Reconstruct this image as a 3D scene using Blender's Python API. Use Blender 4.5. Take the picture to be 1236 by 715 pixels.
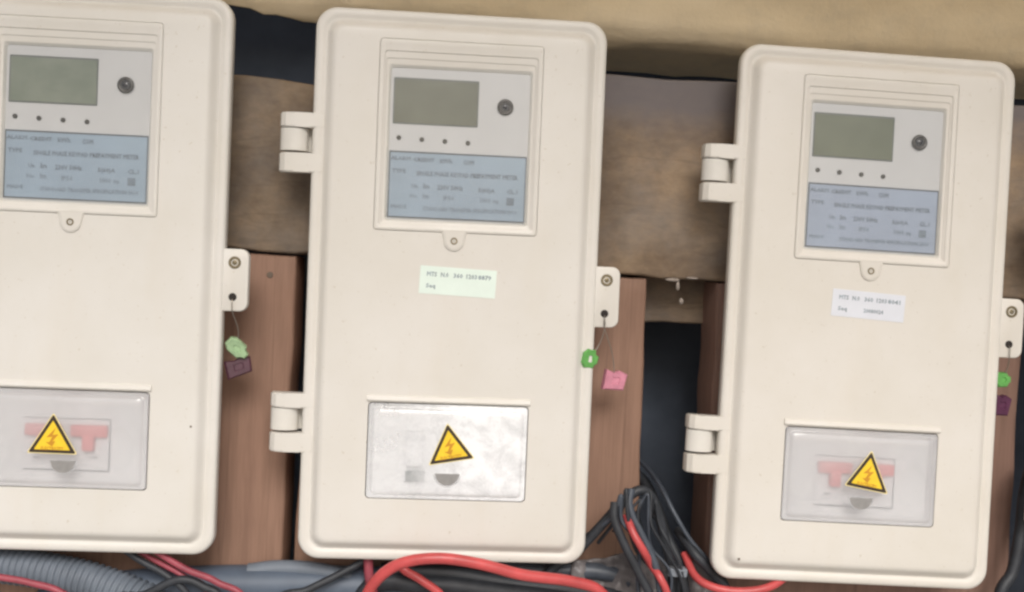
import bpy, bmesh, math, random
from mathutils import Vector, Matrix
from mathutils.geometry import tessellate_polygon
from mathutils import noise as mnoise

random.seed(7)
scene = bpy.context.scene
for o in list(bpy.data.objects):
    bpy.data.objects.remove(o)

# ------------------------------------------------------------------ camera
CAM_Y = -0.65624
YAW, PITCH, ROLL = 0.06624, -0.01198, 0.04764
F_PX = 1200.0                                   # focal length in pixels of the 1236 px wide photograph
fwd = Vector((math.sin(YAW) * math.cos(PITCH), math.cos(YAW) * math.cos(PITCH), math.sin(PITCH)))
r0 = Vector((math.cos(YAW), -math.sin(YAW), 0))
u0 = r0.cross(fwd)
right = math.cos(ROLL) * r0 + math.sin(ROLL) * u0
up = -math.sin(ROLL) * r0 + math.cos(ROLL) * u0
cam_data = bpy.data.cameras.new('camera')
cam = bpy.data.objects.new('camera', cam_data)
scene.collection.objects.link(cam)
M4 = Matrix((right, up, -fwd)).transposed().to_4x4()
M4.translation = Vector((0, CAM_Y, 0))
cam.matrix_world = M4
cam_data.sensor_width = 36.0
cam_data.lens = 36.0 * F_PX / 1236.0
cam_data.clip_start = 0.01
cam_data.clip_end = 200
scene.camera = cam

# ------------------------------------------------------------------ world, sun, exposure
SUN_EL, SUN_AZ = math.radians(36), math.radians(4)     # soft light from the open side in front of the meters
world = bpy.data.worlds.new('World')
scene.world = world
world.use_nodes = True
wn = world.node_tree.nodes
wl = world.node_tree.links
bg = wn['Background']
sky = wn.new('ShaderNodeTexSky')
sky.sky_type = 'NISHITA'
sky.sun_disc = False
sky.sun_elevation = math.radians(38)
sky.sun_rotation = math.pi - SUN_AZ
sky.dust_density = 4.0
sky.ozone_density = 0.6
hsv = wn.new('ShaderNodeHueSaturation')                # cloudy, greyish sky
hsv.inputs['Saturation'].default_value = 0.7
wl.new(sky.outputs[0], hsv.inputs['Color'])
wl.new(hsv.outputs[0], bg.inputs[0])
bg.inputs[1].default_value = 0.09

sun_data = bpy.data.lights.new('sun', 'SUN')
sun = bpy.data.objects.new('sun', sun_data)
scene.collection.objects.link(sun)
to_sun = Vector((math.sin(SUN_AZ) * math.cos(SUN_EL), -math.cos(SUN_AZ) * math.cos(SUN_EL), math.sin(SUN_EL)))
sun.rotation_euler = to_sun.to_track_quat('Z', 'Y').to_euler()
sun_data.energy = 1.5
sun_data.angle = math.radians(28)
sun_data.color = (1.0, 0.998, 0.99)

vs = scene.view_settings
vs.view_transform = 'Standard'
vs.look = 'None'
vs.exposure = 0.33
vs.gamma = 1.0
vs.use_curve_mapping = False
scene.render.engine = 'CYCLES'
scene.cycles.use_denoising = True
scene.cycles.denoising_prefilter = 'ACCURATE'
scene.cycles.filter_width = 2.6
scene.cycles.max_bounces = 8
scene.cycles.transparent_max_bounces = 16


def at(px, py, Y):
    """point of the place that the photograph shows at (px, py), at depth Y behind the meter lids"""
    d = fwd + right * ((px - 618.0) / F_PX) - up * ((py - 357.5) / F_PX)
    s = (Y - CAM_Y) / d.y
    return Vector((0, CAM_Y, 0)) + d * s


# ------------------------------------------------------------------ materials
MATS = {}


def new_mat(name):
    m = bpy.data.materials.new(name)
    m.use_nodes = True
    MATS[name] = m
    nt = m.node_tree
    return m, nt, nt.nodes['Principled BSDF']


def ramp(nt, fac, stops):
    r = nt.nodes.new('ShaderNodeValToRGB')
    el = r.color_ramp.elements
    while len(el) < len(stops):
        el.new(0.5)
    for e, (p, c) in zip(el, stops):
        e.position = p
        e.color = (*c, 1)
    nt.links.new(fac, r.inputs[0])
    return r.outputs[0]


def tex_noise(nt, scale, detail=4, rough=0.55, coord='Object', mscale=(1, 1, 1), dist=0.0):
    tc = nt.nodes.new('ShaderNodeTexCoord')
    mp = nt.nodes.new('ShaderNodeMapping')
    mp.inputs['Scale'].default_value = mscale
    nt.links.new(tc.outputs[coord], mp.inputs[0])
    n = nt.nodes.new('ShaderNodeTexNoise')
    n.inputs['Scale'].default_value = scale
    n.inputs['Detail'].default_value = detail
    n.inputs['Roughness'].default_value = rough
    n.inputs['Distortion'].default_value = dist
    nt.links.new(mp.outputs[0], n.inputs['Vector'])
    return n.outputs['Fac']


def bump(nt, p, h, strength, dist=0.001):
    b = nt.nodes.new('ShaderNodeBump')
    b.inputs['Strength'].default_value = strength
    b.inputs['Distance'].default_value = dist
    nt.links.new(h, b.inputs['Height'])
    nt.links.new(b.outputs[0], p.inputs['Normal'])


def mix_col(nt, fac, a, b, mode='MIX'):
    mx = nt.nodes.new('ShaderNodeMix')
    mx.data_type = 'RGBA'
    mx.blend_type = mode
    for sock, v in ((mx.inputs[0], fac), (mx.inputs[6], a), (mx.inputs[7], b)):
        if isinstance(v, (int, float)):
            sock.default_value = v
        elif isinstance(v, tuple):
            sock.default_value = (*v, 1)
        else:
            nt.links.new(v, sock)
    return mx.outputs[2]


def simple(name, col, rough=0.5, metal=0.0, var=0.08, scale=60, bmp=0.0, bscale=400, spec=0.5):
    m, nt, p = new_mat(name)
    f = tex_noise(nt, scale)
    lo = tuple(c * (1 - var) for c in col)
    hi = tuple(min(1, c * (1 + var)) for c in col)
    nt.links.new(ramp(nt, f, [(0.3, lo), (0.7, hi)]), p.inputs['Base Color'])
    p.inputs['Roughness'].default_value = rough
    p.inputs['Metallic'].default_value = metal
    p.inputs['Specular IOR Level'].default_value = spec
    if bmp:
        bump(nt, p, tex_noise(nt, bscale, 3), bmp)
    return m


def cream(name, col, seed):
    """aged cream plastic: faint blotches, fine specks of dust, slight orange-peel"""
    m, nt, p = new_mat(name)
    f1 = tex_noise(nt, 9 + seed, 5, 0.6)
    lo = (col[0] * 0.95, col[1] * 0.94, col[2] * 0.915)
    hi = (col[0] * 1.03, col[1] * 1.03, col[2] * 1.04)
    c1 = ramp(nt, f1, [(0.32, lo), (0.68, hi)])
    f2 = tex_noise(nt, 420, 2, 0.5)
    sp = ramp(nt, f2, [(0.69, (0, 0, 0)), (0.78, (0.6, 0.6, 0.6))])
    f3 = tex_noise(nt, 14, 4, 0.6, mscale=(1, 1, 0.22))
    st = ramp(nt, f3, [(0.55, (0, 0, 0)), (0.78, (0.38, 0.38, 0.38))])
    c2 = mix_col(nt, sp, c1, (0.50, 0.44, 0.35))
    c3 = mix_col(nt, st, c2, (0.62, 0.55, 0.44))
    nt.links.new(c3, p.inputs['Base Color'])
    rr = ramp(nt, tex_noise(nt, 35, 4), [(0.3, (0.36, 0.36, 0.36)), (0.7, (0.52, 0.52, 0.52))])
    nt.links.new(rr, p.inputs['Roughness'])
    p.inputs['Subsurface Weight'].default_value = 0.0
    bump(nt, p, tex_noise(nt, 260, 3), 0.05, 0.0006)
    return m


CREAM = [cream('cream_plastic_%s' % n, c, i) for i, (n, c) in enumerate((
    ('chalky', (0.675, 0.65, 0.605)), ('plain', (0.67, 0.64, 0.59)), ('warm', (0.668, 0.632, 0.575)), ('sallow', (0.665, 0.63, 0.575))))]
simple('hinge_plastic', (0.66, 0.63, 0.575), 0.45, var=0.05)
simple('white_face', (0.54, 0.53, 0.53), 0.5, var=0.03, scale=40)
simple('nameplate_blue', (0.285, 0.36, 0.44), 0.5, var=0.07, scale=30)
simple('nameplate_grey_blue', (0.30, 0.35, 0.445), 0.5, var=0.07, scale=30)
simple('print_ink', (0.175, 0.215, 0.26), 0.6, var=0.2)
simple('print_ink_pale', (0.21, 0.26, 0.315), 0.6, var=0.2)
simple('plate_line_shadow', (0.10, 0.11, 0.12), 0.6)
simple('lcd_frame', (0.10, 0.11, 0.10), 0.5)
simple('dark_led', (0.03, 0.025, 0.02), 0.3)
simple('port_metal', (0.10, 0.095, 0.09), 0.35, 0.5)
simple('port_lens', (0.05, 0.05, 0.055), 0.12)
simple('screw_metal', (0.24, 0.20, 0.13), 0.4, 0.85, var=0.25, scale=300)
simple('hole_dark', (0.02, 0.015, 0.012), 0.8)
simple('tray_white', (0.74, 0.73, 0.735), 0.5, var=0.03)
simple('breaker_white', (0.72, 0.71, 0.72), 0.45, var=0.03)
simple('toggle_red', (0.70, 0.20, 0.20), 0.4, var=0.1)
simple('bar_grey_green', (0.045, 0.065, 0.06), 0.5)
simple('breaker_print', (0.18, 0.19, 0.2), 0.6)
simple('notch_grey', (0.27, 0.26, 0.25), 0.5, var=0.12, scale=200)
simple('sticker_green_white', (0.74, 0.84, 0.77), 0.3, 0.15, var=0.04, scale=50)
simple('sticker_blue_white', (0.70, 0.72, 0.78), 0.3, 0.25, var=0.04, scale=50)
simple('sticker_ink', (0.25, 0.30, 0.33), 0.6, var=0.3, scale=300)
simple('warning_yellow', (0.86, 0.58, 0.03), 0.4, var=0.08, scale=120)
simple('warning_pale', (0.85, 0.70, 0.30), 0.45, var=0.05)
simple('warning_black', (0.035, 0.022, 0.014), 0.5)
simple('warning_orange', (0.55, 0.25, 0.015), 0.5)
simple('seal_green', (0.12, 0.36, 0.085), 0.35, var=0.15, scale=200)
simple('seal_pale_green', (0.33, 0.47, 0.27), 0.3, var=0.2, scale=200)
simple('seal_pink', (0.58, 0.23, 0.30), 0.4, var=0.15, scale=200)
simple('seal_maroon', (0.075, 0.025, 0.04), 0.45, var=0.2, scale=200)
simple('seal_purple', (0.085, 0.02, 0.055), 0.45, var=0.2, scale=200)
simple('seal_wire', (0.35, 0.31, 0.27), 0.4, 0.8)
simple('cable_red', (0.52, 0.075, 0.075), 0.38, var=0.16, scale=70, bmp=0.1)
simple('cable_dull_red', (0.30, 0.055, 0.075), 0.5, var=0.25, scale=70)
simple('cable_black', (0.028, 0.031, 0.037), 0.55, var=0.3, scale=90, bmp=0.1)
simple('cable_grey', (0.06, 0.07, 0.088), 0.45, var=0.2, scale=90)
simple('conduit_grey', (0.155, 0.18, 0.215), 0.55, var=0.14, scale=45, bmp=0.1)
simple('conduit_blue', (0.09, 0.115, 0.155), 0.5, var=0.14, scale=45)
simple('sheet_grey', (0.16, 0.145, 0.145), 0.45, var=0.2, scale=30, bmp=0.4, bscale=60)
simple('connector_grey', (0.22, 0.24, 0.27), 0.5)
simple('ground_concrete', (0.44, 0.42, 0.39), 0.9, var=0.15, scale=3, bmp=0.3, bscale=30)
simple('dark_board', (0.075, 0.09, 0.118), 0.85, var=0.35, scale=14, bmp=0.3, bscale=40)
simple('speck_brown', (0.16, 0.12, 0.09), 0.7)
simple('mortar', (0.30, 0.255, 0.22), 0.9, var=0.15, scale=200, bmp=0.5, bscale=300)


def lcd_mat(name, col, dark):
    m, nt, p = new_mat(name)
    c = ramp(nt, tex_noise(nt, 55, 4, 0.65), [(0.35, dark), (0.65, col)])
    nt.links.new(c, p.inputs['Base Color'])
    p.inputs['Roughness'].default_value = 0.25
    return m


lcd_mat('lcd_grey', (0.125, 0.131, 0.092), (0.095, 0.101, 0.066))
lcd_mat('lcd_pale', (0.20, 0.22, 0.17), (0.15, 0.175, 0.13))
lcd_mat('lcd_green', (0.125, 0.138, 0.085), (0.098, 0.112, 0.066))


def clear_mat(name, haze, haze_col=(0.85, 0.85, 0.86), rough=0.06, bmp=0.0, painted_glare=False, ior=1.5):
    """clear plastic sheet: sees through, mirrors the open side by Fresnel, dulled by dust and scratches; painted_glare whitens it as if by reflection"""
    m, nt, p = new_mat(name)
    out = nt.nodes['Material Output']
    tr = nt.nodes.new('ShaderNodeBsdfTransparent')
    tr.inputs[0].default_value = (0.985, 0.99, 0.99, 1)
    p.inputs['Base Color'].default_value = (*haze_col, 1)
    p.inputs['Roughness'].default_value = rough
    mx = nt.nodes.new('ShaderNodeMixShader')
    gl = nt.nodes.new('ShaderNodeBsdfGlossy')
    gl.inputs['Roughness'].default_value = rough
    lw = nt.nodes.new('ShaderNodeLayerWeight')
    pw = nt.nodes.new('ShaderNodeMath')
    pw.operation = 'POWER'
    pw.inputs[1].default_value = 5.0
    nt.links.new(lw.outputs['Facing'], pw.inputs[0])
    fr = nt.nodes.new('ShaderNodeMath')
    fr.operation = 'MULTIPLY_ADD'
    f0 = ((ior - 1) / (ior + 1)) ** 2
    fr.inputs[1].default_value = 1 - f0
    fr.inputs[2].default_value = f0
    nt.links.new(pw.outputs[0], fr.inputs[0])
    mg = nt.nodes.new('ShaderNodeMixShader')
    nt.links.new(fr.outputs[0], mg.inputs[0])
    nt.links.new(tr.outputs[0], mg.inputs[1])
    nt.links.new(gl.outputs[0], mg.inputs[2])
    n = tex_noise(nt, 60 if painted_glare else 18, 5 if painted_glare else 1, 0.7, dist=0.3 if painted_glare else 0)
    lo, hi = (haze * 0.82, min(1, haze * 1.22)) if painted_glare else (haze * 0.8, haze * 1.2)
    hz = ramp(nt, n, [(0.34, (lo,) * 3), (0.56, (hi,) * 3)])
    if painted_glare:
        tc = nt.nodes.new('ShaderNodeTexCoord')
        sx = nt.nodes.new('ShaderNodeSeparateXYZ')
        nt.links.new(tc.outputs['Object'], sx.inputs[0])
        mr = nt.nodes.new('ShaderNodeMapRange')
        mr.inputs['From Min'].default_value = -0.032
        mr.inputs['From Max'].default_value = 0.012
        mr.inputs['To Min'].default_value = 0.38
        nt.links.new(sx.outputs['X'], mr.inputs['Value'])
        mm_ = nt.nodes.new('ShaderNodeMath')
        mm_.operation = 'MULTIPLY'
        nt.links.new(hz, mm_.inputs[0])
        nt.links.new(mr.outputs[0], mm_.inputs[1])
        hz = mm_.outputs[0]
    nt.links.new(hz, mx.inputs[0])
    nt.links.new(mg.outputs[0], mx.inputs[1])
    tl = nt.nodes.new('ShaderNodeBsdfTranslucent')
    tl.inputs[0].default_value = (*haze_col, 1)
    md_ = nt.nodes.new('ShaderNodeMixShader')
    md_.inputs[0].default_value = 0.05 if painted_glare else 0.2
    nt.links.new(p.outputs[0], md_.inputs[1])
    nt.links.new(tl.outputs[0], md_.inputs[2])
    nt.links.new(md_.outputs[0], mx.inputs[2])
    nt.links.new(mx.outputs[0], out.inputs['Surface'])
    if bmp:
        bump(nt, p, tex_noise(nt, 110, 4, 0.7), bmp, 0.002)
        for l in list(nt.links):
            if l.to_socket == p.inputs['Normal']:
                nt.links.new(l.from_socket, gl.inputs['Normal'])
    return m


clear_mat('clear_window', 0.015, ior=1.4)
clear_mat('clear_cover', 0.44, (0.70, 0.69, 0.695), 0.05, ior=1.75)
clear_mat('clear_cover_glare', 0.74, (0.97, 0.975, 0.985), 0.12, 0.3, True, ior=1.7)  # patchy white haze painted in place of glare on the middle cover


def wood(name, light, mid, dark, axis='Z', grime=0.0, top_shade=None):
    m, nt, p = new_mat(name)
    ms = {'Z': (1, 1, 0.07), 'X': (0.45, 1, 1)}[axis]
    g = tex_noise(nt, 60, 6, 0.62, mscale=ms, dist=0.4)
    big = tex_noise(nt, 7, 4, 0.6)
    c = ramp(nt, g, [(0.25, dark), (0.5, mid), (0.75, light)])
    d = ramp(nt, big, [(0.3, tuple(x * 0.6 for x in mid)), (0.7, light)])
    c2 = mix_col(nt, 0.5, c, d)
    spk = ramp(nt, tex_noise(nt, 240, 3, 0.7, mscale=ms), [(0.36, (0.70, 0.68, 0.66)), (0.62, (1.0, 1.0, 1.0))])
    c2 = mix_col(nt, 0.5, c2, spk, 'MULTIPLY')
    crk = ramp(nt, tex_noise(nt, 38, 3, 0.5, mscale=tuple(v if v == 1 else v * 0.35 for v in ms)), [(0.485, (1, 1, 1)), (0.5, (0.45, 0.42, 0.4)), (0.515, (1, 1, 1))])
    c2 = mix_col(nt, 0.3, c2, crk, 'MULTIPLY')
    if grime:
        gz = ramp(nt, tex_noise(nt, 16, 6, 0.7), [(0.42, (0, 0, 0)), (0.66, (grime,) * 3)])
        c2 = mix_col(nt, gz, c2, (0.19, 0.17, 0.155))
    if axis == 'X':
        stn = ramp(nt, tex_noise(nt, 13, 5, 0.65), [(0.36, (0.42, 0.40, 0.39)), (0.60, (1, 1, 1))])
        c2 = mix_col(nt, 0.8, c2, stn, 'MULTIPLY')
    if top_shade:      # shade painted grey along the upper edge, with a ragged lower limit
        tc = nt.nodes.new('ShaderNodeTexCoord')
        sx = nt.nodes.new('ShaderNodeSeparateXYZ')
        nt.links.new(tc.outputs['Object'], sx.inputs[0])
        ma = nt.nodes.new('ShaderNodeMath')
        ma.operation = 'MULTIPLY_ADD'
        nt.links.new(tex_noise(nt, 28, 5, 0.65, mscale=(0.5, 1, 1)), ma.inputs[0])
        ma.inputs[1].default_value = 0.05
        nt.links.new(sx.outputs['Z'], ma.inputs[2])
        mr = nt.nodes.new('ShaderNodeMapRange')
        mr.inputs['From Min'].default_value = top_shade
        mr.inputs['From Max'].default_value = top_shade + 0.03
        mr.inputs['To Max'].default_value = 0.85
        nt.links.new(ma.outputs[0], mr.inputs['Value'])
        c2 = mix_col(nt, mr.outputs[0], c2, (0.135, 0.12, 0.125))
    nt.links.new(c2, p.inputs['Base Color'])
    p.inputs['Roughness'].default_value = 0.75
    bump(nt, p, g, 0.4, 0.0015)
    return m


wood('post_wood', (0.345, 0.205, 0.145), (0.30, 0.175, 0.12), (0.235, 0.13, 0.09))
wood('post_wood_dull', (0.30, 0.18, 0.138), (0.255, 0.15, 0.112), (0.19, 0.108, 0.08))
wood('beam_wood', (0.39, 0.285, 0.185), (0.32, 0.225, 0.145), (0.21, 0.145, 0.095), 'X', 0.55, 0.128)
wood('beam_wood_grey', (0.38, 0.285, 0.19), (0.31, 0.225, 0.15), (0.20, 0.145, 0.10), 'X', 0.6)

m, nt, p = new_mat('soffit_plaster')
c = ramp(nt, tex_noise(nt, 5, 5, 0.62, mscale=(0.35, 1, 1)), [(0.28, (0.60, 0.455, 0.265)), (0.5, (0.73, 0.59, 0.385)), (0.74, (0.80, 0.67, 0.48))])
f2 = ramp(nt, tex_noise(nt, 30, 5, 0.7), [(0.5, (0, 0, 0)), (0.75, (0.4, 0.4, 0.4))])
nt.links.new(mix_col(nt, f2, c, (0.50, 0.42, 0.30)), p.inputs['Base Color'])
p.inputs['Roughness'].default_value = 0.85
bump(nt, p, tex_noise(nt, 60, 8, 0.7), 0.4, 0.003)


# ------------------------------------------------------------------ mesh helpers
def link(name, me, mat, parent=None, smooth=35):
    if mat is not None and not me.materials:
        me.materials.append(MATS[mat] if isinstance(mat, str) else mat)
    o = bpy.data.objects.new(name, me)
    scene.collection.objects.link(o)
    if parent is not None:
        o.parent = parent
    return o


def finish(bm, smooth=35):
    bmesh.ops.recalc_face_normals(bm, faces=bm.faces)
    me = bpy.data.meshes.new('mesh')
    bm.to_mesh(me)
    bm.free()
    if smooth:
        for f in me.polygons:
            f.use_smooth = True
        me.set_sharp_from_angle(angle=math.radians(smooth))
    return me


def rrect(x0, x1, z0, z1, r, n=6):
    """rounded rectangle, counter-clockwise, in the x-z plane"""
    r = max(0.00005, min(r, (x1 - x0) / 2 - 1e-5, (z1 - z0) / 2 - 1e-5))
    pts = []
    for cx, cz, a0 in ((x1 - r, z0 + r, -90), (x1 - r, z1 - r, 0), (x0 + r, z1 - r, 90), (x0 + r, z0 + r, 180)):
        for i in range(n + 1):
            a = math.radians(a0 + 90 * i / n)
            pts.append((cx + r * math.cos(a), cz + r * math.sin(a)))
    return pts


def ring(bm, pts, y):
    return [bm.verts.new((x, y, z)) for x, z in pts]


def bridge(bm, a, b):
    n = len(a)
    for i in range(n):
        bm.faces.new((a[i], a[(i + 1) % n], b[(i + 1) % n], b[i]))


def loft(rings, cap_first=True, cap_last=True, bm=None):
    """rings: list of (points, y)"""
    bm = bm or bmesh.new()
    rs = [ring(bm, p_, y) for p_, y in rings]
    for a, b in zip(rs, rs[1:]):
        bridge(bm, a, b)
    if cap_first:
        bm.faces.new(rs[0])
    if cap_last:
        bm.faces.new(rs[-1])
    return bm, rs


def plate(x0, x1, z0, z1, yb, yf, r=0.001, bev=0.0004, n=4):
    """flat slab with rounded corners and softened front edge; yf is the front (towards the viewer)"""
    s = 1 if yf < yb else -1
    return finish(loft([(rrect(x0, x1, z0, z1, r, n), yb), (rrect(x0, x1, z0, z1, r, n), yf + s * bev),
                        (rrect(x0 + bev, x1 - bev, z0 + bev, z1 - bev, max(r - bev, 1e-4), n), yf)])[0])


def disc(cx, cz, r, yb, yf, n=20, bev=0.0003, inner=None):
    def c(rr):
        return [(cx + rr * math.cos(2 * math.pi * i / n), cz + rr * math.sin(2 * math.pi * i / n)) for i in range(n)]
    rings = [(c(r), yb), (c(r), yf + bev), (c(r - bev), yf)]
    if inner:
        rings += [(c(inner), yf), (c(inner * 0.9), yb)]
    return finish(loft(rings)[0])


def box_bm(bm, lo, hi, bev=0.0, segs=2):
    vs_ = [bm.verts.new((x, y, z)) for x in (lo[0], hi[0]) for y in (lo[1], hi[1]) for z in (lo[2], hi[2])]
    fs = [bm.faces.new([vs_[i] for i in q]) for q in ((0, 1, 3, 2), (4, 6, 7, 5), (0, 4, 5, 1), (2, 3, 7, 6), (0, 2, 6, 4), (1, 5, 7, 3))]
    if bev:
        es = list({e for f in fs for e in f.edges})
        bmesh.ops.bevel(bm, geom=es, offset=bev, segments=segs, affect='EDGES', profile=0.5)
    return bm


def tube_mesh(pts, rad, n=10, steps=8, rings=0.0, pitch=0.0):
    """smooth cable through the points; rings>0 corrugates it"""
    P = [Vector(q) for q in pts]
    P = [P[0] * 2 - P[1]] + P + [P[-1] * 2 - P[-2]]
    path = []
    for i in range(1, len(P) - 2):
        for k in range(steps):
            t = k / steps
            a, b, c_, d = P[i - 1], P[i], P[i + 1], P[i + 2]
            path.append(0.5 * (2 * b + (c_ - a) * t + (2 * a - 5 * b + 4 * c_ - d) * t * t + (3 * b - a - 3 * c_ + d) * t ** 3))
    path.append(P[-2])
    if rings:
        L = [0]
        for a, b in zip(path, path[1:]):
            L.append(L[-1] + (b - a).length)
        m_ = int(L[-1] / pitch * 4)
        new, j = [], 0
        for k in range(m_ + 1):
            s = L[-1] * k / m_
            while j < len(L) - 2 and L[j + 1] < s:
                j += 1
            new.append(path[j].lerp(path[j + 1], (s - L[j]) / max(1e-9, L[j + 1] - L[j])))
        path = new
    bm = bmesh.new()
    nrm = None
    rs = []
    for i, q in enumerate(path):
        t = (path[min(i + 1, len(path) - 1)] - path[max(i - 1, 0)]).normalized()
        if nrm is None:
            nrm = t.orthogonal().normalized()
        nrm = (nrm - t * nrm.dot(t)).normalized()
        bn = t.cross(nrm)
        rr = rad
        if rings:
            rr = rad + (0, rings, rings, 0)[i % 4] - rings / 2
        rs.append([bm.verts.new(q + (nrm * math.cos(2 * math.pi * k / n) + bn * math.sin(2 * math.pi * k / n)) * rr) for k in range(n)])
    for a, b in zip(rs, rs[1:]):
        bridge(bm, a, b)
    bm.faces.new(rs[0])
    bm.faces.new(rs[-1])
    return finish(bm, 50)


def tag(o, label, cat, group=None):
    o['label'] = label
    o['category'] = cat
    if group:
        o['group'] = group
    return o


def structure(o):
    o['kind'] = 'structure'
    return o


def text_mesh(txt, size, x, z, y, width=None):
    cu = bpy.data.curves.new('text', 'FONT')
    cu.body = txt
    cu.size = size
    cu.resolution_u = 1
    cu.offset = size * 0.03
    o = bpy.data.objects.new('text', cu)
    scene.collection.objects.link(o)
    dg = bpy.context.evaluated_depsgraph_get()
    me = bpy.data.meshes.new_from_object(o.evaluated_get(dg))
    bpy.data.objects.remove(o)
    xs = [v.co.x for v in me.vertices]
    k = width / (max(xs) - min(xs)) if width else 1
    for v in me.vertices:
        v.co = Vector((x + v.co.x * k, y, z + v.co.y))
    return me


def join_meshes(ms):
    bm = bmesh.new()
    for me in ms:
        bm.from_mesh(me)
    out = bpy.data.meshes.new('mesh')
    bm.to_mesh(out)
    bm.free()
    for p_ in out.polygons:
        p_.use_smooth = False
    return out


# ------------------------------------------------------------------ setting: recess, soffit, beams, posts
bmw = bmesh.new()
box_bm(bmw, (-0.75, 0.17, -1.45), (0.95, 0.20, 0.45))
structure(link('back_wall', finish(bmw, 0), 'dark_board'))
bmg = bmesh.new()
bmg.faces.new([bmg.verts.new(q) for q in ((-30, 0.2, -1.45), (30, 0.2, -1.45), (30, -30, -1.45), (-30, -30, -1.45))])
structure(link('ground', finish(bmg, 0), 'ground_concrete'))  # unseen ground sheet, added to bounce light up onto meters and covers

# plastered soffit sloping up towards the viewer; its lower lip is broken away at the left
prof = [(0.165, 0.000), (0.145, 0.0005), (0.125, 0.001), (0.108, 0.002), (0.094, 0.0045), (0.084, 0.009), (0.076, 0.017), (0.070, 0.030), (0.062, 0.046),
        (0.048, 0.070), (0.030, 0.105), (0.0, 0.16), (-0.05, 0.24), (-0.13, 0.33), (-0.24, 0.42), (-0.40, 0.485), (-0.60, 0.54), (-0.85, 0.585)]  # unseen far end drawn forward to shade the tops of the meters


def prof_at(t):
    t = max(0, min(len(prof) - 1.0001, t))
    i = int(t)
    k = t - i
    return (prof[i][0] * (1 - k) + prof[i + 1][0] * k, prof[i][1] * (1 - k) + prof[i + 1][1] * k)


bms = bmesh.new()
cols = []
NX, NT = 190, 46
pr = at(800, 88, 0.15)
for i in range(NX + 1):
    X = -0.75 + 1.75 * i / NX
    z0 = pr.z + (X - pr.x) * (-0.006)
    broken = 1 / (1 + math.exp((X + 0.03) / 0.012))
    rag = mnoise.noise(Vector((X * 22, 3.1, 0))) * 0.9 + mnoise.noise(Vector((X * 75, 7.7, 0))) * 0.45
    t0 = broken * (5.0 + rag) + (1 - broken) * (0.4 + 0.3 * rag)
    col_ = []
    for j in range(NT + 1):
        t = t0 + (len(prof) - 1 - t0) * (j / NT) ** 1.3
        y, z = prof_at(t)
        nz = mnoise.noise(Vector((X * 9, y * 20, z * 14))) * 0.0035 + mnoise.noise(Vector((X * 40, y * 60, z * 50))) * 0.0012
        col_.append(bms.verts.new((X, y + nz, z0 + z + nz)))
    cols.append(col_)
for a, b in zip(cols, cols[1:]):
    for j in range(NT):
        bms.faces.new((a[j], b[j], b[j + 1], a[j + 1]))
me = finish(bms, 60)
so = structure(link('soffit', me, 'soffit_plaster'))
md = so.modifiers.new('thick', 'SOLIDIFY')
md.thickness = 0.03
md.offset = -1 if me.polygons[0].normal.y < 0 else 1


def slab(name, quad, y_front, thick, mat, nz=30, rough=0.0015, seed=0.0):
    """board whose front face fills the four corners (TL, TR, BR, BL as x,z), with slightly uneven sawn edges"""
    TL, TR, BR, BL = [Vector((q[0], q[1])) for q in quad]
    bm = bmesh.new()
    n = nz
    pts = []
    for a, b in ((BL, BR), (BR, TR), (TR, TL), (TL, BL)):
        m_ = max(2, int((b - a).length / 0.012))
        e = (b - a).normalized()
        pn = Vector((e.y, -e.x))
        for i in range(m_):
            q = a.lerp(b, i / m_)
            w = mnoise.noise(Vector((q.x * 30 + seed, q.y * 30, seed))) * rough * (1 if 0 < i else 0.3)
            q = q + pn * w
            pts.append((q.x, q.y))
    c_ = sum((Vector(q) for q in pts), Vector((0, 0))) / len(pts)

    def inset(d):
        out = []
        k = len(pts)
        for i in range(k):
            e = (Vector(pts[(i + 1) % k]) - Vector(pts[i - 1])).normalized()
            pn = Vector((-e.y, e.x))
            q = Vector(pts[i]) + pn * d
            out.append((q.x, q.y))
        return out
    bm, _ = loft([(pts, y_front + thick), (pts, y_front + 0.0022), (inset(0.0007), y_front + 0.0008), (inset(0.002), y_front)], bm=bm)
    return link(name, finish(bm, 40), mat)


def quad_px(Y, tl, tr, br, bl):
    return [(at(*q, Y).x, at(*q, Y).z) for q in (tl, tr, br, bl)]


YB, YP = 0.036, 0.040
tag(slab('wooden_beam', quad_px(YB, (-330, 52), (552, 110), (545, 316), (-330, 258)), YB, 0.045, 'beam_wood_grey', seed=1.3, rough=0.004),
    'dull brown horizontal beam between the left and middle meters, dark hole above it', 'beam')
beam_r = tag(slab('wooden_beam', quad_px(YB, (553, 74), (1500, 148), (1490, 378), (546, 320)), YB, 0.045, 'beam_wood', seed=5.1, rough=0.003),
             'brown horizontal beam between the middle and right meters, grey shade painted along its top', 'beam')
bmd = bmesh.new()
for (px, py, r_, sx, sz) in ((812, 338, 0.0019, 2.6, 0.7), (818, 346, 0.0015, 0.8, 2.2), (822, 364, 0.0018, 0.9, 1.2), (836, 336, 0.0014, 3.0, 0.6)):
    q = at(px, py, YB)
    g = bmesh.ops.create_icosphere(bmd, subdivisions=2, radius=r_)
    for v in g['verts']:
        w = 1 + 0.35 * mnoise.noise(v.co * 400 + q * 50)
        v.co = Vector((v.co.x * sx * w + q.x, v.co.y * 0.7 + q.y - 0.0005, v.co.z * sz * w + q.z))
link('mortar_drip', finish(bmd, 60), 'mortar', beam_r)

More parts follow.
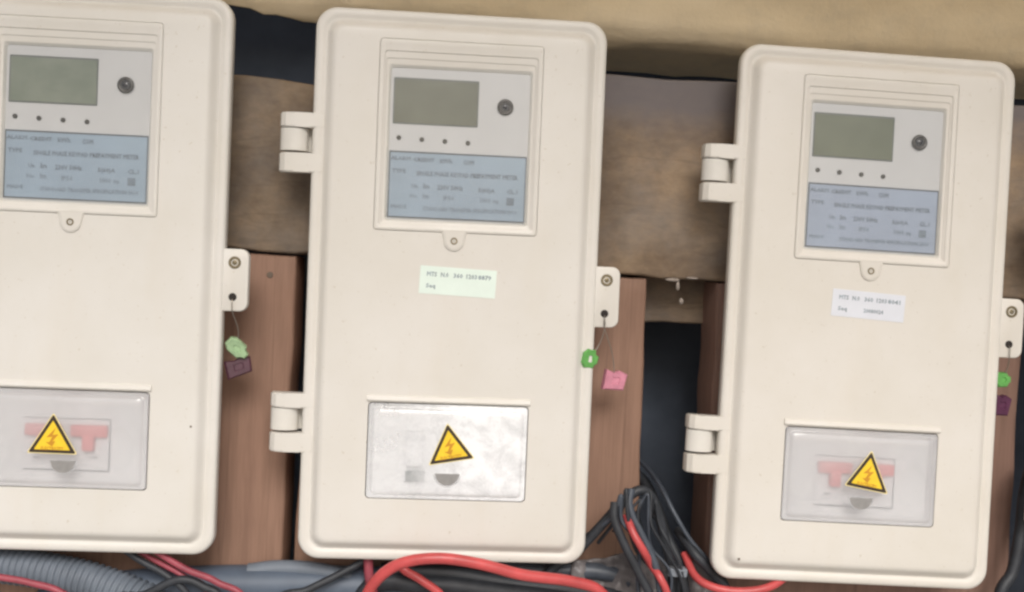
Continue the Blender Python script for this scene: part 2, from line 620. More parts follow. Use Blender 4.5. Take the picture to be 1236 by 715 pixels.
tag(slab('wooden_post', quad_px(YP, (-60, 290), (358, 309), (318, 1150), (-105, 1150)), YP, 0.04, 'post_wood', seed=2.2),
    'reddish brown upright board behind the left meter', 'post')
tag(slab('wooden_post', quad_px(YP, (377, 312), (781, 336), (752, 1150), (325, 1150)), YP, 0.04, 'post_wood', seed=3.7),
    'reddish brown upright board behind the middle meter', 'post')
tag(slab('wooden_post', quad_px(YP, (866, 341), (1238, 364), (1190, 1150), (825, 1150)), YP, 0.04, 'post_wood_dull', seed=8.4),
    'dull brown upright board behind the right meter', 'post')
tag(slab('lintel_board', quad_px(0.075, (760, 325), (890, 330), (888, 392), (758, 388)), 0.075, 0.03, 'beam_wood_grey', seed=6.1),
    'short shaded board across the top of the dark opening', 'board')
# nail in the left board
pn = at(326, 332, YP)
nail = tag(link('nail', disc(pn.x, pn.z, 0.0022, YP + 0.002, YP - 0.0008, 12), 'speck_brown'), 'dark nail head near the top of the left upright board', 'nail')

# ------------------------------------------------------------------ the meters
H2, W2 = 0.180, 0.095
mm = 0.001
K = 0.988                                       # the panel stands 8 mm proud of the lid outline the sizes were read on
YPAN = -8 * mm


def mk(v):
    return v * K * mm


def lid_rings(prof_, r0_):
    out = []
    for ins, y in prof_:
        i = ins * mm
        out.append((rrect(-W2 + i, W2 - i, -H2 + i, H2 - i, max(r0_ * mm - i * 0.6, 0.003), 8), y * mm))
    return out


def build_lid():
    prof_ = [(2.2, 6), (0.4, 5.2), (0, 4.2), (0, -0.6), (0.35, -1.8), (1.2, -2.7), (2.4, -3.1), (4.4, -3.15), (5.6, -2.8), (6.6, -2.3), (7.4, -2.2), (8.2, -2.6), (9.4, -4.0),
             (10.8, -5.8), (12.2, -7.1), (13.6, -7.75), (15.2, -8)]
    bm, rs = loft(lid_rings(prof_, 14), True, False)
    win = rrect(mk(-53.8), mk(53.8), mk(37.2), mk(162.4), 2 * mm, 3)
    brk = rrect(mk(-52.6), mk(53.4), mk(-139.6), mk(-75.6), 2.5 * mm, 3)
    rw = ring(bm, win, YPAN)
    rb = ring(bm, brk, YPAN)
    loops = [[(v.co.x, v.co.z, 0) for v in L] for L in (rs[-1], rw, rb)]
    allv = rs[-1] + rw + rb
    for t in tessellate_polygon([[Vector(q) for q in L] for L in loops]):
        try:
            bm.faces.new([allv[i] for i in t])
        except ValueError:
            pass
    # sunken trays behind the two openings
    for L, pts, d in ((rw, win, -1.5 * mm), (rb, brk, 3 * mm)):
        b = ring(bm, pts, d)
        bridge(bm, L, b)
        bm.faces.new(b)
    return finish(bm, 30)


def build_bezel():
    R = [(53.6, 37.4, 162.2, -6.6), (53.6, 37.4, 162.2, -7.9), (53.0, 38.0, 161.6, -8.7), (51.8, 39.2, 160.2, -8.9), (50.8, 40.2, 158.2, -8.5),
         (50.2, 40.8, 154.6, -8.3), (49.8, 41.2, 154.0, -7.5), (49.0, 42.0, 150.0, -7.2), (48.6, 42.4, 149.5, -6.6), (47.2, 43.6, 146.0, -6.2), (45.9, 44.8, 144.4, -4.6), (45.6, 45.0, 144.0, -3.4)]
    return finish(loft([(rrect(mk(-x), mk(x), mk(a), mk(b), 1.6 * mm, 3), y * mm) for x, a, b, y in R], False, False)[0], 25)


def build_tab():
    """little rounded ear with the cover screw, growing out of the lower edge of the window frame"""
    def c(r, top):
        pts = []
        for i in range(17):
            a = math.pi + math.pi * i / 16
            pts.append((mk(-0.6) + r * math.cos(a), mk(32.0) + r * math.sin(a)))
        pts += [(mk(-0.6) + r + 1.5 * mm, top), (mk(-0.6) - r - 1.5 * mm, top)]
        return pts
    t = mk(38.3)
    return finish(loft([(c(6.6 * mm, t), -7 * mm), (c(6.6 * mm, t), -8.8 * mm), (c(5.9 * mm, t), -9.25 * mm), (c(4.2 * mm, t), -9.3 * mm)])[0], 40)


def build_cover():
    R = [(0, -7, 2.6), (0, -8.5, 2.6), (0.4, -8.9, 2.6), (2.4, -9.0, 2.6), (2.8, -9.3, 2.8), (3.3, -10.1, 3), (4.2, -10.7, 3.4), (6.2, -11.1, 4), (8.6, -11.3, 5)]
    x0, x1, z0, z1 = -52.0, 52.8, -139.0, -76.2
    bm, rs = loft([(rrect(mk(x0 + i), mk(x1 - i), mk(z0 + i), mk(z1 - i), r * mm, 4), y * mm) for i, y, r in R], False, True)
    return finish(bm, 30)


def build_tray():
    a = rrect(mk(-52.0), mk(52.8), mk(-139.0), mk(-76.2), 2 * mm, 4)
    b = rrect(mk(-49), mk(49.8), mk(-136.0), mk(-79.2), 3 * mm, 4)
    return finish(loft([(a, -7.0 * mm), (b, -1.2 * mm), (rrect(mk(-48), mk(48.8), mk(-135.0), mk(-80.2), 3 * mm, 4), -1.0 * mm)], False, True)[0], 30)


def build_lip():
    """raised eyebrow moulding above the breaker cover"""
    bm = bmesh.new()
    pr_ = [(-75.2, -7.8), (-74.9, -9.2), (-74.0, -9.7), (-71.6, -9.1), (-70.4, -7.8)]
    a = [bm.verts.new((mk(-53.5), y * mm, mk(z))) for z, y in pr_]
    b = [bm.verts.new((mk(54.3), y * mm, mk(z))) for z, y in pr_]
    for i in range(len(pr_) - 1):
        bm.faces.new((a[i], a[i + 1], b[i + 1], b[i]))
    bm.faces.new(a)
    bm.faces.new(b)
    bm.faces.new((a[0], b[0], b[-1], a[-1]))
    return finish(bm, 25)


def build_hinge(zc):
    """two arms of the lid; the barrel between them belongs to the box behind"""
    bm = bmesh.new()
    for za, zb in ((zc + 10.0, zc + 19.4), (zc - 19.0, zc - 6.6)):
        pts = [(-88, 5.5), (-88, -2.9), (-96, -3.8), (-106, -4.2), (-112, -3.4), (-115.2, -0.8), (-116.3, 2.6), (-116.0, 7)]
        lo = [bm.verts.new((x * mm, y * mm, za * mm)) for x, y in pts]
        hi = [bm.verts.new((x * mm, y * mm, zb * mm)) for x, y in pts]
        bridge(bm, lo, hi)
        f1 = bm.faces.new(lo)
        f2 = bm.faces.new(hi)
        es = [e for f in (f1, f2) for e in f.edges]
        bmesh.ops.bevel(bm, geom=es, offset=0.0007, segments=2, affect='EDGES')
    return finish(bm, 30)


def build_barrel(zc):
    bm = bmesh.new()
    pts = []
    for i in range(15):
        a = math.radians(-20 + 220 * i / 14)
        pts.append((-107 + 9.0 * math.cos(a), 3.2 - 6.2 * math.sin(a)))
    pts += [(-112, 12), (-99, 20), (-86, 20), (-86, 12)]
    lo = [bm.verts.new((x * mm, y * mm, (zc - 5.0) * mm)) for x, y in pts]
    hi = [bm.verts.new((x * mm, y * mm, (zc + 9.4) * mm)) for x, y in pts]
    bridge(bm, lo, hi)
    bm.faces.new(lo)
    bm.faces.new(hi)
    return finish(bm, 30)


def build_lug():
    def c(i):
        return rrect((86 + i) * mm, (110.6 - i) * mm, (-21.2 + i) * mm, (19.2 - i) * mm, 5.5 * mm, 6)
    return finish(loft([(c(0.6), 4 * mm), (c(0), 3.2 * mm), (c(0), -1.0 * mm), (c(0.35), -1.7 * mm), (c(1.0), -2.0 * mm)])[0], 35)


def build_screw(cx, cz, r, yf):
    n = 20

    def c(rr):
        return [(cx + rr * math.cos(2 * math.pi * i / n), cz + rr * math.sin(2 * math.pi * i / n)) for i in range(n)]
    return finish(loft([(c(r), yf + 1.5 * mm), (c(r), yf), (c(r * 0.88), yf - 0.4 * mm), (c(r * 0.66), yf - 0.4 * mm), (c(r * 0.55), yf + 0.5 * mm), (c(r * 0.2), yf + 0.2 * mm)])[0], 25)


def build_box():
    def c(i):
        return rrect(-W2 + i * mm, W2 - i * mm, -H2 + i * mm, H2 - i * mm, 9 * mm, 6)
    return finish(loft([(c(11), 5 * mm), (c(11), 10 * mm), (c(14), 34.5 * mm)])[0], 35)


def build_port_ring():
    n, k = 24, 8
    bm = bmesh.new()
    cx, cz = mk(29.8), mk(121.9)
    prev = first = None
    for i in range(n):
        a = 2 * math.pi * i / n
        rg = []
        for j in range(k):
            b = 2 * math.pi * j / k
            rr = 4.1 * mm + 1.25 * mm * math.cos(b)
            rg.append(bm.verts.new((cx + rr * math.cos(a), -4.9 * mm + 1.2 * mm * math.sin(b), cz + rr * math.sin(a))))
        if prev:
            bridge(bm, prev, rg)
        else:
            first = rg
        prev = rg
    bridge(bm, prev, first)
    return finish(bm, 60)


def build_lens():
    n = 18
    cx, cz = mk(29.8), mk(121.9)
    R = [(3.4, -4.3), (3.2, -4.8), (2.6, -5.4), (1.6, -5.9), (0.6, -6.1)]
    return finish(loft([([(cx + r * mm * math.cos(2 * math.pi * i / n), cz + r * mm * math.sin(2 * math.pi * i / n)) for i in range(n)], y * mm) for r, y in R], False, True)[0], 60)


def build_toggle(cx):
    bm = bmesh.new()
    box_bm(bm, (mk(cx - 11.5), -5.5 * mm, mk(-106.5)), (mk(cx + 11.5), -1.5 * mm, mk(-99.0)), 0.8 * mm)
    box_bm(bm, (mk(cx - 3.6), -6.6 * mm, mk(-115.5)), (mk(cx + 3.6), -1.6 * mm, mk(-105.5)), 0.8 * mm)
    return finish(bm, 35)


def build_notch(outer=True):
    n = 18

    def c(r):
        return [(mk(0.9) + r * mm * math.cos(math.pi + math.pi * i / n), mk(-121.2) + r * mm * math.sin(math.pi + math.pi * i / n)) for i in range(n + 1)]
    if outer:
        bm = bmesh.new()
        o, i_ = ring(bm, c(8.9), -11.2 * mm), ring(bm, c(8.7), -11.6 * mm)
        j_, k_ = ring(bm, c(7.9), -11.6 * mm), ring(bm, c(7.6), -11.3 * mm)
        for a, b in ((o, i_), (i_, j_), (j_, k_)):
            for q in range(n):
                bm.faces.new((a[q], a[q + 1], b[q + 1], b[q]))
        return finish(bm, 30)
    return finish(loft([(c(7.7), -11.25 * mm), (c(7.7), -11.45 * mm)])[0], 30)


def tri_mesh(V, shrink, yb, yf, rnd=0.9):
    """rounded triangle slab; V three (x, z) in mm, shrunk towards its centre by `shrink` mm"""
    c_ = (V[0] + V[1] + V[2]) / 3
    a = [(V[i] - c_) for i in range(3)]
    inr = min(abs((V[(i + 1) % 3] - V[i]).normalized().x * (c_ - V[i]).y - (V[(i + 1) % 3] - V[i]).normalized().y * (c_ - V[i]).x) for i in range(3))
    k = 1 - shrink / inr
    W = [c_ + q * k for q in a]
    pts = []
    for i in range(3):
        p0, p1, p2 = W[i - 1], W[i], W[(i + 1) % 3]
        d0, d2 = (p0 - p1).normalized(), (p2 - p1).normalized()
        for t in (0, 0.5, 1):
            q = (p1 + d0 * rnd) * (1 - t) ** 2 + p1 * 2 * t * (1 - t) + (p1 + d2 * rnd) * t * t
            pts.append((mk(q.x), mk(q.y)))
    return finish(loft([(pts, yb * mm), (pts, yf * mm)])[0], 20)


def in_tri(V):
    """affine map from the unit sign (apex up, base 2 wide, height 1.8) to the three sticker corners"""
    apex, bl, br = V
    mid = (bl + br) / 2
    ux, uz = (br - bl) / 2, (apex - mid) / 1.8
    return lambda x, z: mid + ux * x + uz * z


def bolt_mesh(V):
    f = in_tri(V)
    pts = [(0.10, 1.18), (-0.20, 0.72), (0.0, 0.76), (-0.10, 0.50), (-0.22, 0.50), (0.0, 0.30), (0.10, 0.56), (0.0, 0.54), (0.20, 0.88), (0.0, 0.84)]
    pts = [f(x * 1.25, z) for x, z in pts]
    return finish(loft([([(mk(q.x), mk(q.y)) for q in pts], -11.72 * mm), ([(mk(q.x), mk(q.y)) for q in pts], -11.8 * mm)])[0], 0)


def sign_text(V):
    f = in_tri(V)
    me = text_mesh('ELECTRICITY', 0.21, -0.48, 0.14, 0, 0.96)
    for v in me.vertices:
        q = f(v.co.x, v.co.z)
        v.co = Vector((mk(q.x), -11.76 * mm, mk(q.y)))
    return me


def strip(x0, x1, z0, z1, y):
    bm = bmesh.new()
    bm.faces.new([bm.verts.new((mk(x), y * mm, mk(z))) for x, z in ((x0, z0), (x1, z0), (x1, z1), (x0, z1))])
    return finish(bm, 0)


def T(txt, x, z, h, w, y=-4.75):
    return text_mesh(txt, h * K * mm / 0.7, mk(x), mk(z), y * mm, w * K * mm)


MESH = {}
MESH['box'] = build_box()
MESH['bezel'] = build_bezel()
MESH['tab'] = build_tab()
MESH['cover'] = build_cover()
MESH['lip'] = build_lip()
MESH['hinge'] = [build_hinge(91.2), build_hinge(-91.0)]
MESH['barrel'] = [build_barrel(91.2), build_barrel(-91.0)]
MESH['lug'] = build_lug()
MESH['lug_screw'] = build_screw(101.6 * mm, 10.3 * mm, 4.0 * mm, -2.4 * mm)
MESH['lug_hole'] = disc(101.0 * mm, -12.0 * mm, 2.7 * mm, -1.5 * mm, -2.06 * mm, 16, 0.0001)
MESH['tab_screw'] = build_screw(mk(-0.6), mk(32.0), 2.3 * mm, -9.5 * mm)
MESH['face'] = plate(mk(-47.2), mk(47.2), mk(43.5), mk(146.0), -2.0 * mm, -4.0 * mm, 1 * mm)
MESH['lcd_frame'] = plate(mk(-44.0), mk(12.0), mk(107.6), mk(138.0), -3.8 * mm, -4.25 * mm, 0.6 * mm, 0.0001)
MESH['lcd'] = plate(mk(-43.0), mk(11.2), mk(108.6), mk(136.8), -4.0 * mm, -4.45 * mm, 0.4 * mm, 0.0001)
MESH['led'] = [disc(mk(x), mk(z), 1.55 * mm, -3.9 * mm, -4.9 * mm, 14) for x, z in ((-39.5, 98.6), (-24.4, 98.0), (-9.2, 97.5), (6.0, 97.1))]
MESH['port_ring'] = build_port_ring()
MESH['lens'] = build_lens()
MESH['plate'] = plate(mk(-45.4), mk(45.4), mk(46.0), mk(90.0), -3.9 * mm, -4.45 * mm, 0.4 * mm, 0.0001)
MESH['plate_line'] = join_meshes([strip(-45.2, 45.2, 88.9, 89.9, -4.52), strip(-45.3, -44.5, 46.2, 89.9, -4.55), strip(-45.2, 45.2, 46.1, 46.9, -4.58), strip(44.7, 45.3, 46.2, 89.9, -4.61)])  # dark top line; left and bottom strips are edge shadow painted on
MESH['ink'] = join_meshes([
    T('ALARM', -44, 84.0, 2.4, 13), T('CREDIT', -29.5, 83.6, 2.4, 14), T('kWh', -12, 83.2, 3.0, 8), T('COM', 3.5, 82.8, 3.0, 7),
    T('TYPE', -43, 75.6, 2.6, 9), T('SINGLE PHASE KEYPAD PREPAYMENT METER', -27, 74.4, 2.8, 67),
    T('Un', -30, 66.2, 2.4, 4), T('In', -22.5, 66.0, 3.2, 4), T('230V 50Hz', -13, 65.6, 3.0, 17), T('5(60)A', 14, 65.2, 2.6, 11), T('CL.1', 33, 65.0, 2.6, 7)])
MESH['ink_pale'] = join_meshes([
    T('No', -31, 59.6, 2.4, 5), T('Im', -22.5, 59.4, 3.2, 4), T('IP54', -9, 58.8, 2.8, 7), T('1000', 15, 58.4, 3.0, 7), T('imp', 24, 58.4, 2.6, 4),
    T('MADE', -43, 52.4, 2.2, 10), T('STANDARD TRANSFER SPECIFICATION 2014', -22, 51.6, 2.4, 62)])
MESH['symbol'] = join_meshes([strip(33, 38, 57.2, 62.2, -4.7), strip(34.2, 36.8, 58.4, 61.0, -4.78)])
MESH['pane'] = plate(mk(-47.4), mk(47.4), mk(43.0), mk(146.6), -5.75 * mm, -6.0 * mm, 1 * mm, 0.00005)
MESH['breaker'] = plate(mk(-28.5), mk(27.5), mk(-129.5), mk(-94.5), 2.9 * mm, -2.0 * mm, 1 * mm, 0.0006)
MESH['tray'] = build_tray()
MESH['toggle'] = [build_toggle(-15), build_toggle(14)]
MESH['switch'] = plate(mk(-26.5), mk(-15.5), mk(-118.0), mk(-97.0), -1.9 * mm, -5.6 * mm, 0.6 * mm, 0.0005)
MESH['bar'] = plate(mk(-26.5), mk(-14.0), mk(-128.5), mk(-121.5), -1.9 * mm, -4.6 * mm, 0.6 * mm, 0.0005)
MESH['side_block'] = plate(mk(6), mk(39), mk(-128.5), mk(-97.0), -1.9 * mm, -3.6 * mm, 0.6 * mm, 0.0005)
MESH['breaker_frame'] = join_meshes([strip(-28, 27, -95.6, -94.9, -2.1), strip(-28, 27, -129.2, -128.5, -2.1), strip(26.4, 27.1, -128.5, -95.6, -2.1),
                                     text_mesh('C60', 2.6 * mm, mk(-22), mk(-122), -2.1 * mm), text_mesh('I-ON', 2.4 * mm, mk(14), mk(-121), -2.1 * mm)])
MESH['notch'] = [build_notch(True), build_notch(False)]


def build_meter(pos, rots, idx, label, tri, sticker=None, face='nameplate_blue', lcd='lcd_grey', cover='clear_cover', specks=(), breaker=0):
    t, yw, pt = rots
    Rm = Matrix.Rotation(yw, 3, 'Z') @ Matrix.Rotation(pt, 3, 'X') @ Matrix.Rotation(t, 3, 'Y')
    root = bpy.data.objects.new('electricity_meter', None)
    scene.collection.objects.link(root)
    mw = Rm.to_4x4()
    mw.translation = Vector(pos) + Rm @ Vector((0, 0, -H2))
    root.matrix_world = mw
    root.empty_display_size = 0.05
    tag(root, label, 'electricity meter', 'meters in a row on the wall')
    CR = CREAM[idx]

    def add(name, me, mat, parent=root, lab=None):
        o = bpy.data.objects.new(name, me)
        scene.collection.objects.link(o)
        if not me.materials:
            me.materials.append(None)
        o.parent = parent
        if parent is root:
            o.location = (0, 0, H2)
        o.material_slots[0].link = 'OBJECT'
        o.material_slots[0].material = MATS[mat] if isinstance(mat, str) else mat
        if lab:
            o['label'] = lab
        return o

    add('back_box', MESH['box'], CR)
    if 'lid' not in MESH:
        MESH['lid'] = build_lid()
    lid = add('lid', MESH['lid'], CR)
    add('cover_moulding', MESH['lip'], CR, lid)
    for i in (0, 1):
        h = add('hinge', MESH['hinge'][i], CR)
        add('hinge_barrel', MESH['barrel'][i], 'hinge_plastic', h)
    lug = add('lock_lug', MESH['lug'], CR)
    add('screw', MESH['lug_screw'], 'screw_metal', lug)
    add('seal_hole', MESH['lug_hole'], 'hole_dark', lug)
    wf = add('window_frame', MESH['bezel'], CR)
    add('screw_ear', MESH['tab'], CR, wf)
    add('screw', MESH['tab_screw'], 'screw_metal', wf)
    add('window_pane', MESH['pane'], 'clear_window', wf)
    fc = add('meter_face', MESH['face'], 'white_face')
    add('display_frame', MESH['lcd_frame'], 'lcd_frame', fc)
    add('display_screen', MESH['lcd'], lcd, fc)
    for me in MESH['led']:
        add('indicator_light', me, 'dark_led', fc)
    add('port_ring', MESH['port_ring'], 'port_metal', fc)
    add('port_lens', MESH['lens'], 'port_lens', fc)
    npl = add('nameplate', MESH['plate'], face)
    add('nameplate_line_shadow', MESH['plate_line'], 'plate_line_shadow', npl)
    add('nameplate_lettering', MESH['ink'], 'print_ink', npl)
    add('nameplate_small_print', MESH['ink_pale'], 'print_ink_pale', npl)
    add('square_symbol', MESH['symbol'], 'print_ink', npl)
    br = add('circuit_breaker', MESH['breaker'], 'breaker_white')
    if breaker == 0:
        for me in MESH['toggle']:
            add('toggle', me, 'toggle_red', br)
    else:
        add('switch_block', MESH['switch'], 'breaker_white', br)
        add('grey_bar', MESH['bar'], 'bar_grey_green', br)
        add('side_block', MESH['side_block'], 'tray_white', br)
    add('breaker_tray', MESH['tray'], 'tray_white', br)
    add('breaker_marking', MESH['breaker_frame'], 'breaker_print', br)
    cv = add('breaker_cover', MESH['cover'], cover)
    add('finger_notch_rim', MESH['notch'][0], 'clear_cover', cv)
    add('finger_notch', MESH['notch'][1], 'notch_grey', cv)
    V = [Vector(q) for q in tri]
    ws = add('warning_sticker', tri_mesh(V, -0.5, -11.3, -11.45, 1.4), 'warning_pale')
    add('black_border', tri_mesh(V, 0, -11.4, -11.55, 1.2), 'warning_black', ws)
    add('yellow_field', tri_mesh(V, 2.0, -11.5, -11.68, 0.4), 'warning_yellow', ws)
    add('lightning_bolt', bolt_mesh(V), 'warning_orange', ws)
    add('warning_lettering', sign_text(V), 'warning_orange', ws)
    if sticker:
        cx, cz, rot, mat, l1, l2 = sticker
        me = plate(-25.2 * K * mm, 25.2 * K * mm, -9.2 * K * mm, 9.2 * K * mm, 0.1 * mm, -0.18 * mm, 0.5 * mm, 0.00005)
        s = add('paper_label', me, mat)
        ink = join_meshes([text_mesh(l1[i], 3.9 * mm, x * mm, 2.6 * mm, -0.26 * mm, w * mm) for i, (x, w) in enumerate(((-20.5, 6.5), (-11.5, 5), (-3.2, 6), (4.6, 7), (13, 8.6)))]
                          + [text_mesh(l2[i], 3.7 * mm, x * mm, -4.9 * mm, -0.26 * mm, w * mm) for i, (x, w) in enumerate(((-20.5, 6), (-3.0, 13.5))) if i < len(l2)])
        add('label_lettering', ink, 'sticker_ink', s)
        s.matrix_basis = Matrix.Translation((mk(cx), -8.05 * mm, H2 + mk(cz))) @ Matrix.Rotation(rot, 4, 'Y')
    for (x, z, r) in specks:
        add('dirt_speck', disc(mk(x), mk(z), r * mm, -7.5 * mm, -8.12 * mm, 8, 0.0001), 'speck_brown', lid)
    return root, Rm, Vector(pos)


mA = build_meter((-0.23846, 0, -0.00558), (-0.00617, -0.01536, 0.00246), 0,
                 'leftmost cream electricity meter, cut by the picture edge, no paper label', [(-5.8, -91.5), (-21.0, -116.2), (9.0, -116.4)],
                 lcd='lcd_pale', specks=((80, -97, 0.8),))
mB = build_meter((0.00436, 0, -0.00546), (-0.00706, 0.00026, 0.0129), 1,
                 'middle cream electricity meter with greenish white label and breaker cover whitened by painted glare', [(-0.1, -88.4), (-10.8, -115.4), (17.9, -110.2)],
                 sticker=(3.0, 5.3, 0.035, 'sticker_green_white', ('MTS', 'N.0', '360', '1203', '8879'), ('Seq',)), cover='clear_cover_glare', breaker=1)
mC = build_meter((0.2827, 0, -0.01164), (0.01323, -0.01463, -0.01535), 2,
                 'right cream electricity meter with bluish white label beside the dark opening', [(6.2, -89.8), (-10.4, -112.8), (18.2, -117.2)],
                 sticker=(-0.6, 8.6, 0.04, 'sticker_blue_white', ('MTS', 'N.0', '360', '1203', '8041'), ('Seq', '20080024')), face='nameplate_grey_blue', lcd='lcd_green', specks=((-79, -167, 0.9),))
pD = at(1247, 596, 0.0)
mD = build_meter((pD.x + 0.1165, 0, pD.z + 0.088), (0.01, -0.01, 0.0), 3,
                 'cream meter at the far right edge, only its hinge in the picture', [(-0.1, -90), (-14, -114), (14, -114)], face='nameplate_grey_blue')


# ------------------------------------------------------------------ seals hanging from the lock lugs
def seal(meter, centre, size, rot, mat, label, group, wire=True, y=6.0, kind=0):
    root, Rm, pos = meter
    bm = bmesh.new()
    w, h = size
    if kind == 0:      # moulded capsule with a waist and a snap tab
        pts = [(-w, -h * 0.55), (-w * 0.55, -h), (w * 0.5, -h), (w * 0.75, -h * 0.5), (w, -h * 0.35), (w, h * 0.4), (w * 0.6, h * 0.55), (w * 0.45, h), (-w * 0.6, h), (-w, h * 0.5)]
    else:
        pts = [(-w, -h), (w * 0.8, -h * 0.9), (w, h * 0.7), (w * 0.3, h), (-w * 0.2, h * 0.75), (-w * 0.9, h)]
    P = [(x * mm, z * mm) for x, z in pts]
    Q = [(x * 0.86, z * 0.86) for x, z in P]
    bm, _ = loft([(Q, 3.4 * mm), (P, 2.6 * mm), (P, -1.6 * mm), (Q, -2.6 * mm), ([(x * 0.45, z * 0.45) for x, z in Q], -2.6 * mm), ([(x * 0.38, z * 0.38) for x, z in Q], -1.9 * mm)])
    me = finish(bm, 30)
    c = pos + Rm @ Vector((centre[0] * mm, y * mm, centre[1] * mm))
    o = link('meter_seal', me, mat)
    o.matrix_world = Matrix.Translation(c) @ Matrix.Rotation(rot, 4, 'Y') @ Matrix.Rotation(0.25, 4, 'Z')
    tag(o, label, 'seal', group)
    if wire:
        hole = pos + Rm @ Vector((101.0 * mm, -2.2 * mm, -12.5 * mm))
        low = pos + Rm @ Vector((101.4 * mm, -2.6 * mm, -21.5 * mm))
        inv = o.matrix_world.inverted()
        pts = [inv @ q for q in (hole + Vector((0, 0.002, 0)), hole + Vector((0, -0.0012, -0.002)), low, low.lerp(c, 0.5) + Vector((0.002, 0.001, 0)), c + Vector((0, -0.001, 0)))]
        wr = link('wire', tube_mesh(pts, 0.00032, 6, 6), 'seal_wire', o)
    return o


G = 'seals hanging from the meter lugs'
seal(mA, (103.5, -45.5), (8.0, 5.0), 0.75, 'seal_pale_green', 'pale green seal hanging from the left meter', G)
seal(mA, (104.0, -58.0), (9.0, 6.2), -0.35, 'seal_maroon', 'dark maroon seal just under the pale green seal', G, False, 10, 1)
seal(mB, (92.4, -42.3), (5.6, 6.4), 0.2, 'seal_green', 'bright green seal against the edge of the middle meter', G, True, -1.0)
seal(mB, (111.5, -57.0), (8.2, 6.8), 0.1, 'seal_pink', 'pink seal hanging beside the middle meter', G, True, 8, 1)
seal(mC, (101.6, -36.6), (6.4, 5.0), -0.05, 'seal_green', 'bright green seal at the lug of the right meter', G)
seal(mC, (104.2, -54.5), (7.6, 7.4), 0.1, 'seal_purple', 'dark purple seal under the green seal of the right meter', G, False, 10, 1)


# ------------------------------------------------------------------ cables and conduits along the bottom
def cable(name, pts, r, mat, label, cat='cable', group=None, **kw):
    pts = list(pts)
    for end in (0, -1):                     # what leaves the picture goes on: down the wall or along it
        px, py, Y = pts[end]
        more = None
        if py >= 712:
            more = [(px + (6 if end else -6), py + 130, max(Y, 0.02)), (px + (14 if end else -10), 1160, 0.028)]
        elif px < 0:
            more = [(px - 200, py - 10, 0.024), (px - 420, py - 10, 0.024)]
        if more:
            pts = pts + more if end else more[::-1] + pts
    return tag(link(name, tube_mesh([at(*q) for q in pts], r, **kw), mat), label, cat, group)


GC = 'cables under the meters'
cable('flexible_conduit', [(-90, 660, .022), (-20, 678, .02), (50, 688, .018), (120, 704, .016), (190, 735, .012), (240, 790, .01)], 0.0115, 'conduit_grey',
      'ribbed grey flexible conduit under the left meter', 'conduit', None, n=20, rings=0.0014, pitch=0.0042)
cable('pipe', [(60, 735, .03), (130, 716, .03), (220, 708, .03), (330, 706, .03), (430, 708, .03), (520, 722, .03)], 0.0135, 'conduit_blue',
      'smooth blue grey pipe running below the gap between left and middle meters', 'pipe', None, n=18)
cable('red_cable', [(433, 800, -.01), (440, 730, -.014), (455, 700, -.018), (485, 680, -.022), (530, 674, -.024), (580, 681, -.022), (630, 694, -.018), (690, 702, -.012), (726, 716, -.008), (745, 760, 0)],
      0.0037, 'cable_red', 'thick red cable arching over the lower edge of the middle meter', 'cable', GC, n=12)
cable('red_cable', [(446, 640, .012), (445, 690, .01), (452, 720, .01), (470, 780, .01)], 0.0032, 'cable_dull_red', 'dull red cable dropping straight down behind the red arch', 'cable', GC)
cable('red_cable', [(470, 650, .012), (484, 684, .004), (508, 700, 0), (535, 722, 0), (560, 770, 0)], 0.0028, 'cable_red', 'thin red cable slanting down under the red arch', 'cable', GC)
cable('red_cable', [(150, 640, .012), (192, 668, .006), (226, 688, .002), (262, 703, 0), (300, 735, 0)], 0.0022, 'cable_dull_red', 'dull red wire slanting from under the left meter, upper of two', 'cable', GC)
cable('red_cable', [(140, 650, .016), (186, 676, .01), (222, 696, .006), (252, 722, .006)], 0.0018, 'cable_dull_red', 'dull red wire slanting from under the left meter, lower of two', 'cable', GC)
cable('black_cable', [(120, 640, .012), (165, 674, .008), (200, 694, .006), (228, 720, .006), (250, 770, .006)], 0.0022, 'cable_black', 'black cable crossing the grey conduit under the left meter', 'cable', GC)
cable('black_cable', [(130, 735, .004), (175, 718, .004), (215, 700, .004), (245, 708, .004), (270, 735, .004)], 0.0027, 'cable_black', 'black cable hump at the bottom edge below the left meter', 'cable', GC)
cable('red_cable', [(-60, 690, -.004), (0, 697, -.004), (38, 704, -.004), (75, 716, -.004), (110, 750, -.004)], 0.0022, 'cable_dull_red', 'dull red wire in front of the ribbed conduit at the left edge', 'cable', GC)
cable('black_cable', [(330, 735, .006), (372, 712, .006), (412, 692, .01), (445, 672, .014), (470, 640, .02)], 0.0025, 'cable_black', 'black cable slanting up behind the lower left corner of the middle meter', 'cable', GC)
cable('grey_cable', [(300, 690, .028), (340, 686, .028), (390, 690, .026), (430, 704, .024), (470, 740, .02)], 0.0055, 'conduit_grey', 'dusty grey cable lying on top of the blue grey pipe', 'cable', GC)
k = 0
for (pts, r, m_, lab) in (
        ([(460, 690, .022), (540, 692, .02), (620, 706, .02), (700, 716, .02), (760, 740, .02)], 0.0062, 'cable_black', 'black cable directly behind the red arch, uppermost of three'),
        ([(440, 716, .016), (520, 706, .014), (600, 714, .014), (690, 726, .014), (760, 745, .014)], 0.0062, 'cable_black', 'black cable at the bottom edge under the red arch, middle of three'),
        ([(480, 676, .03), (560, 680, .03), (640, 688, .03), (720, 690, .03), (760, 700, .03)], 0.006, 'cable_grey', 'dark grey cable close under the middle meter, farthest of three')):
    cable('black_cable', pts, r, m_, lab, 'cable', GC)
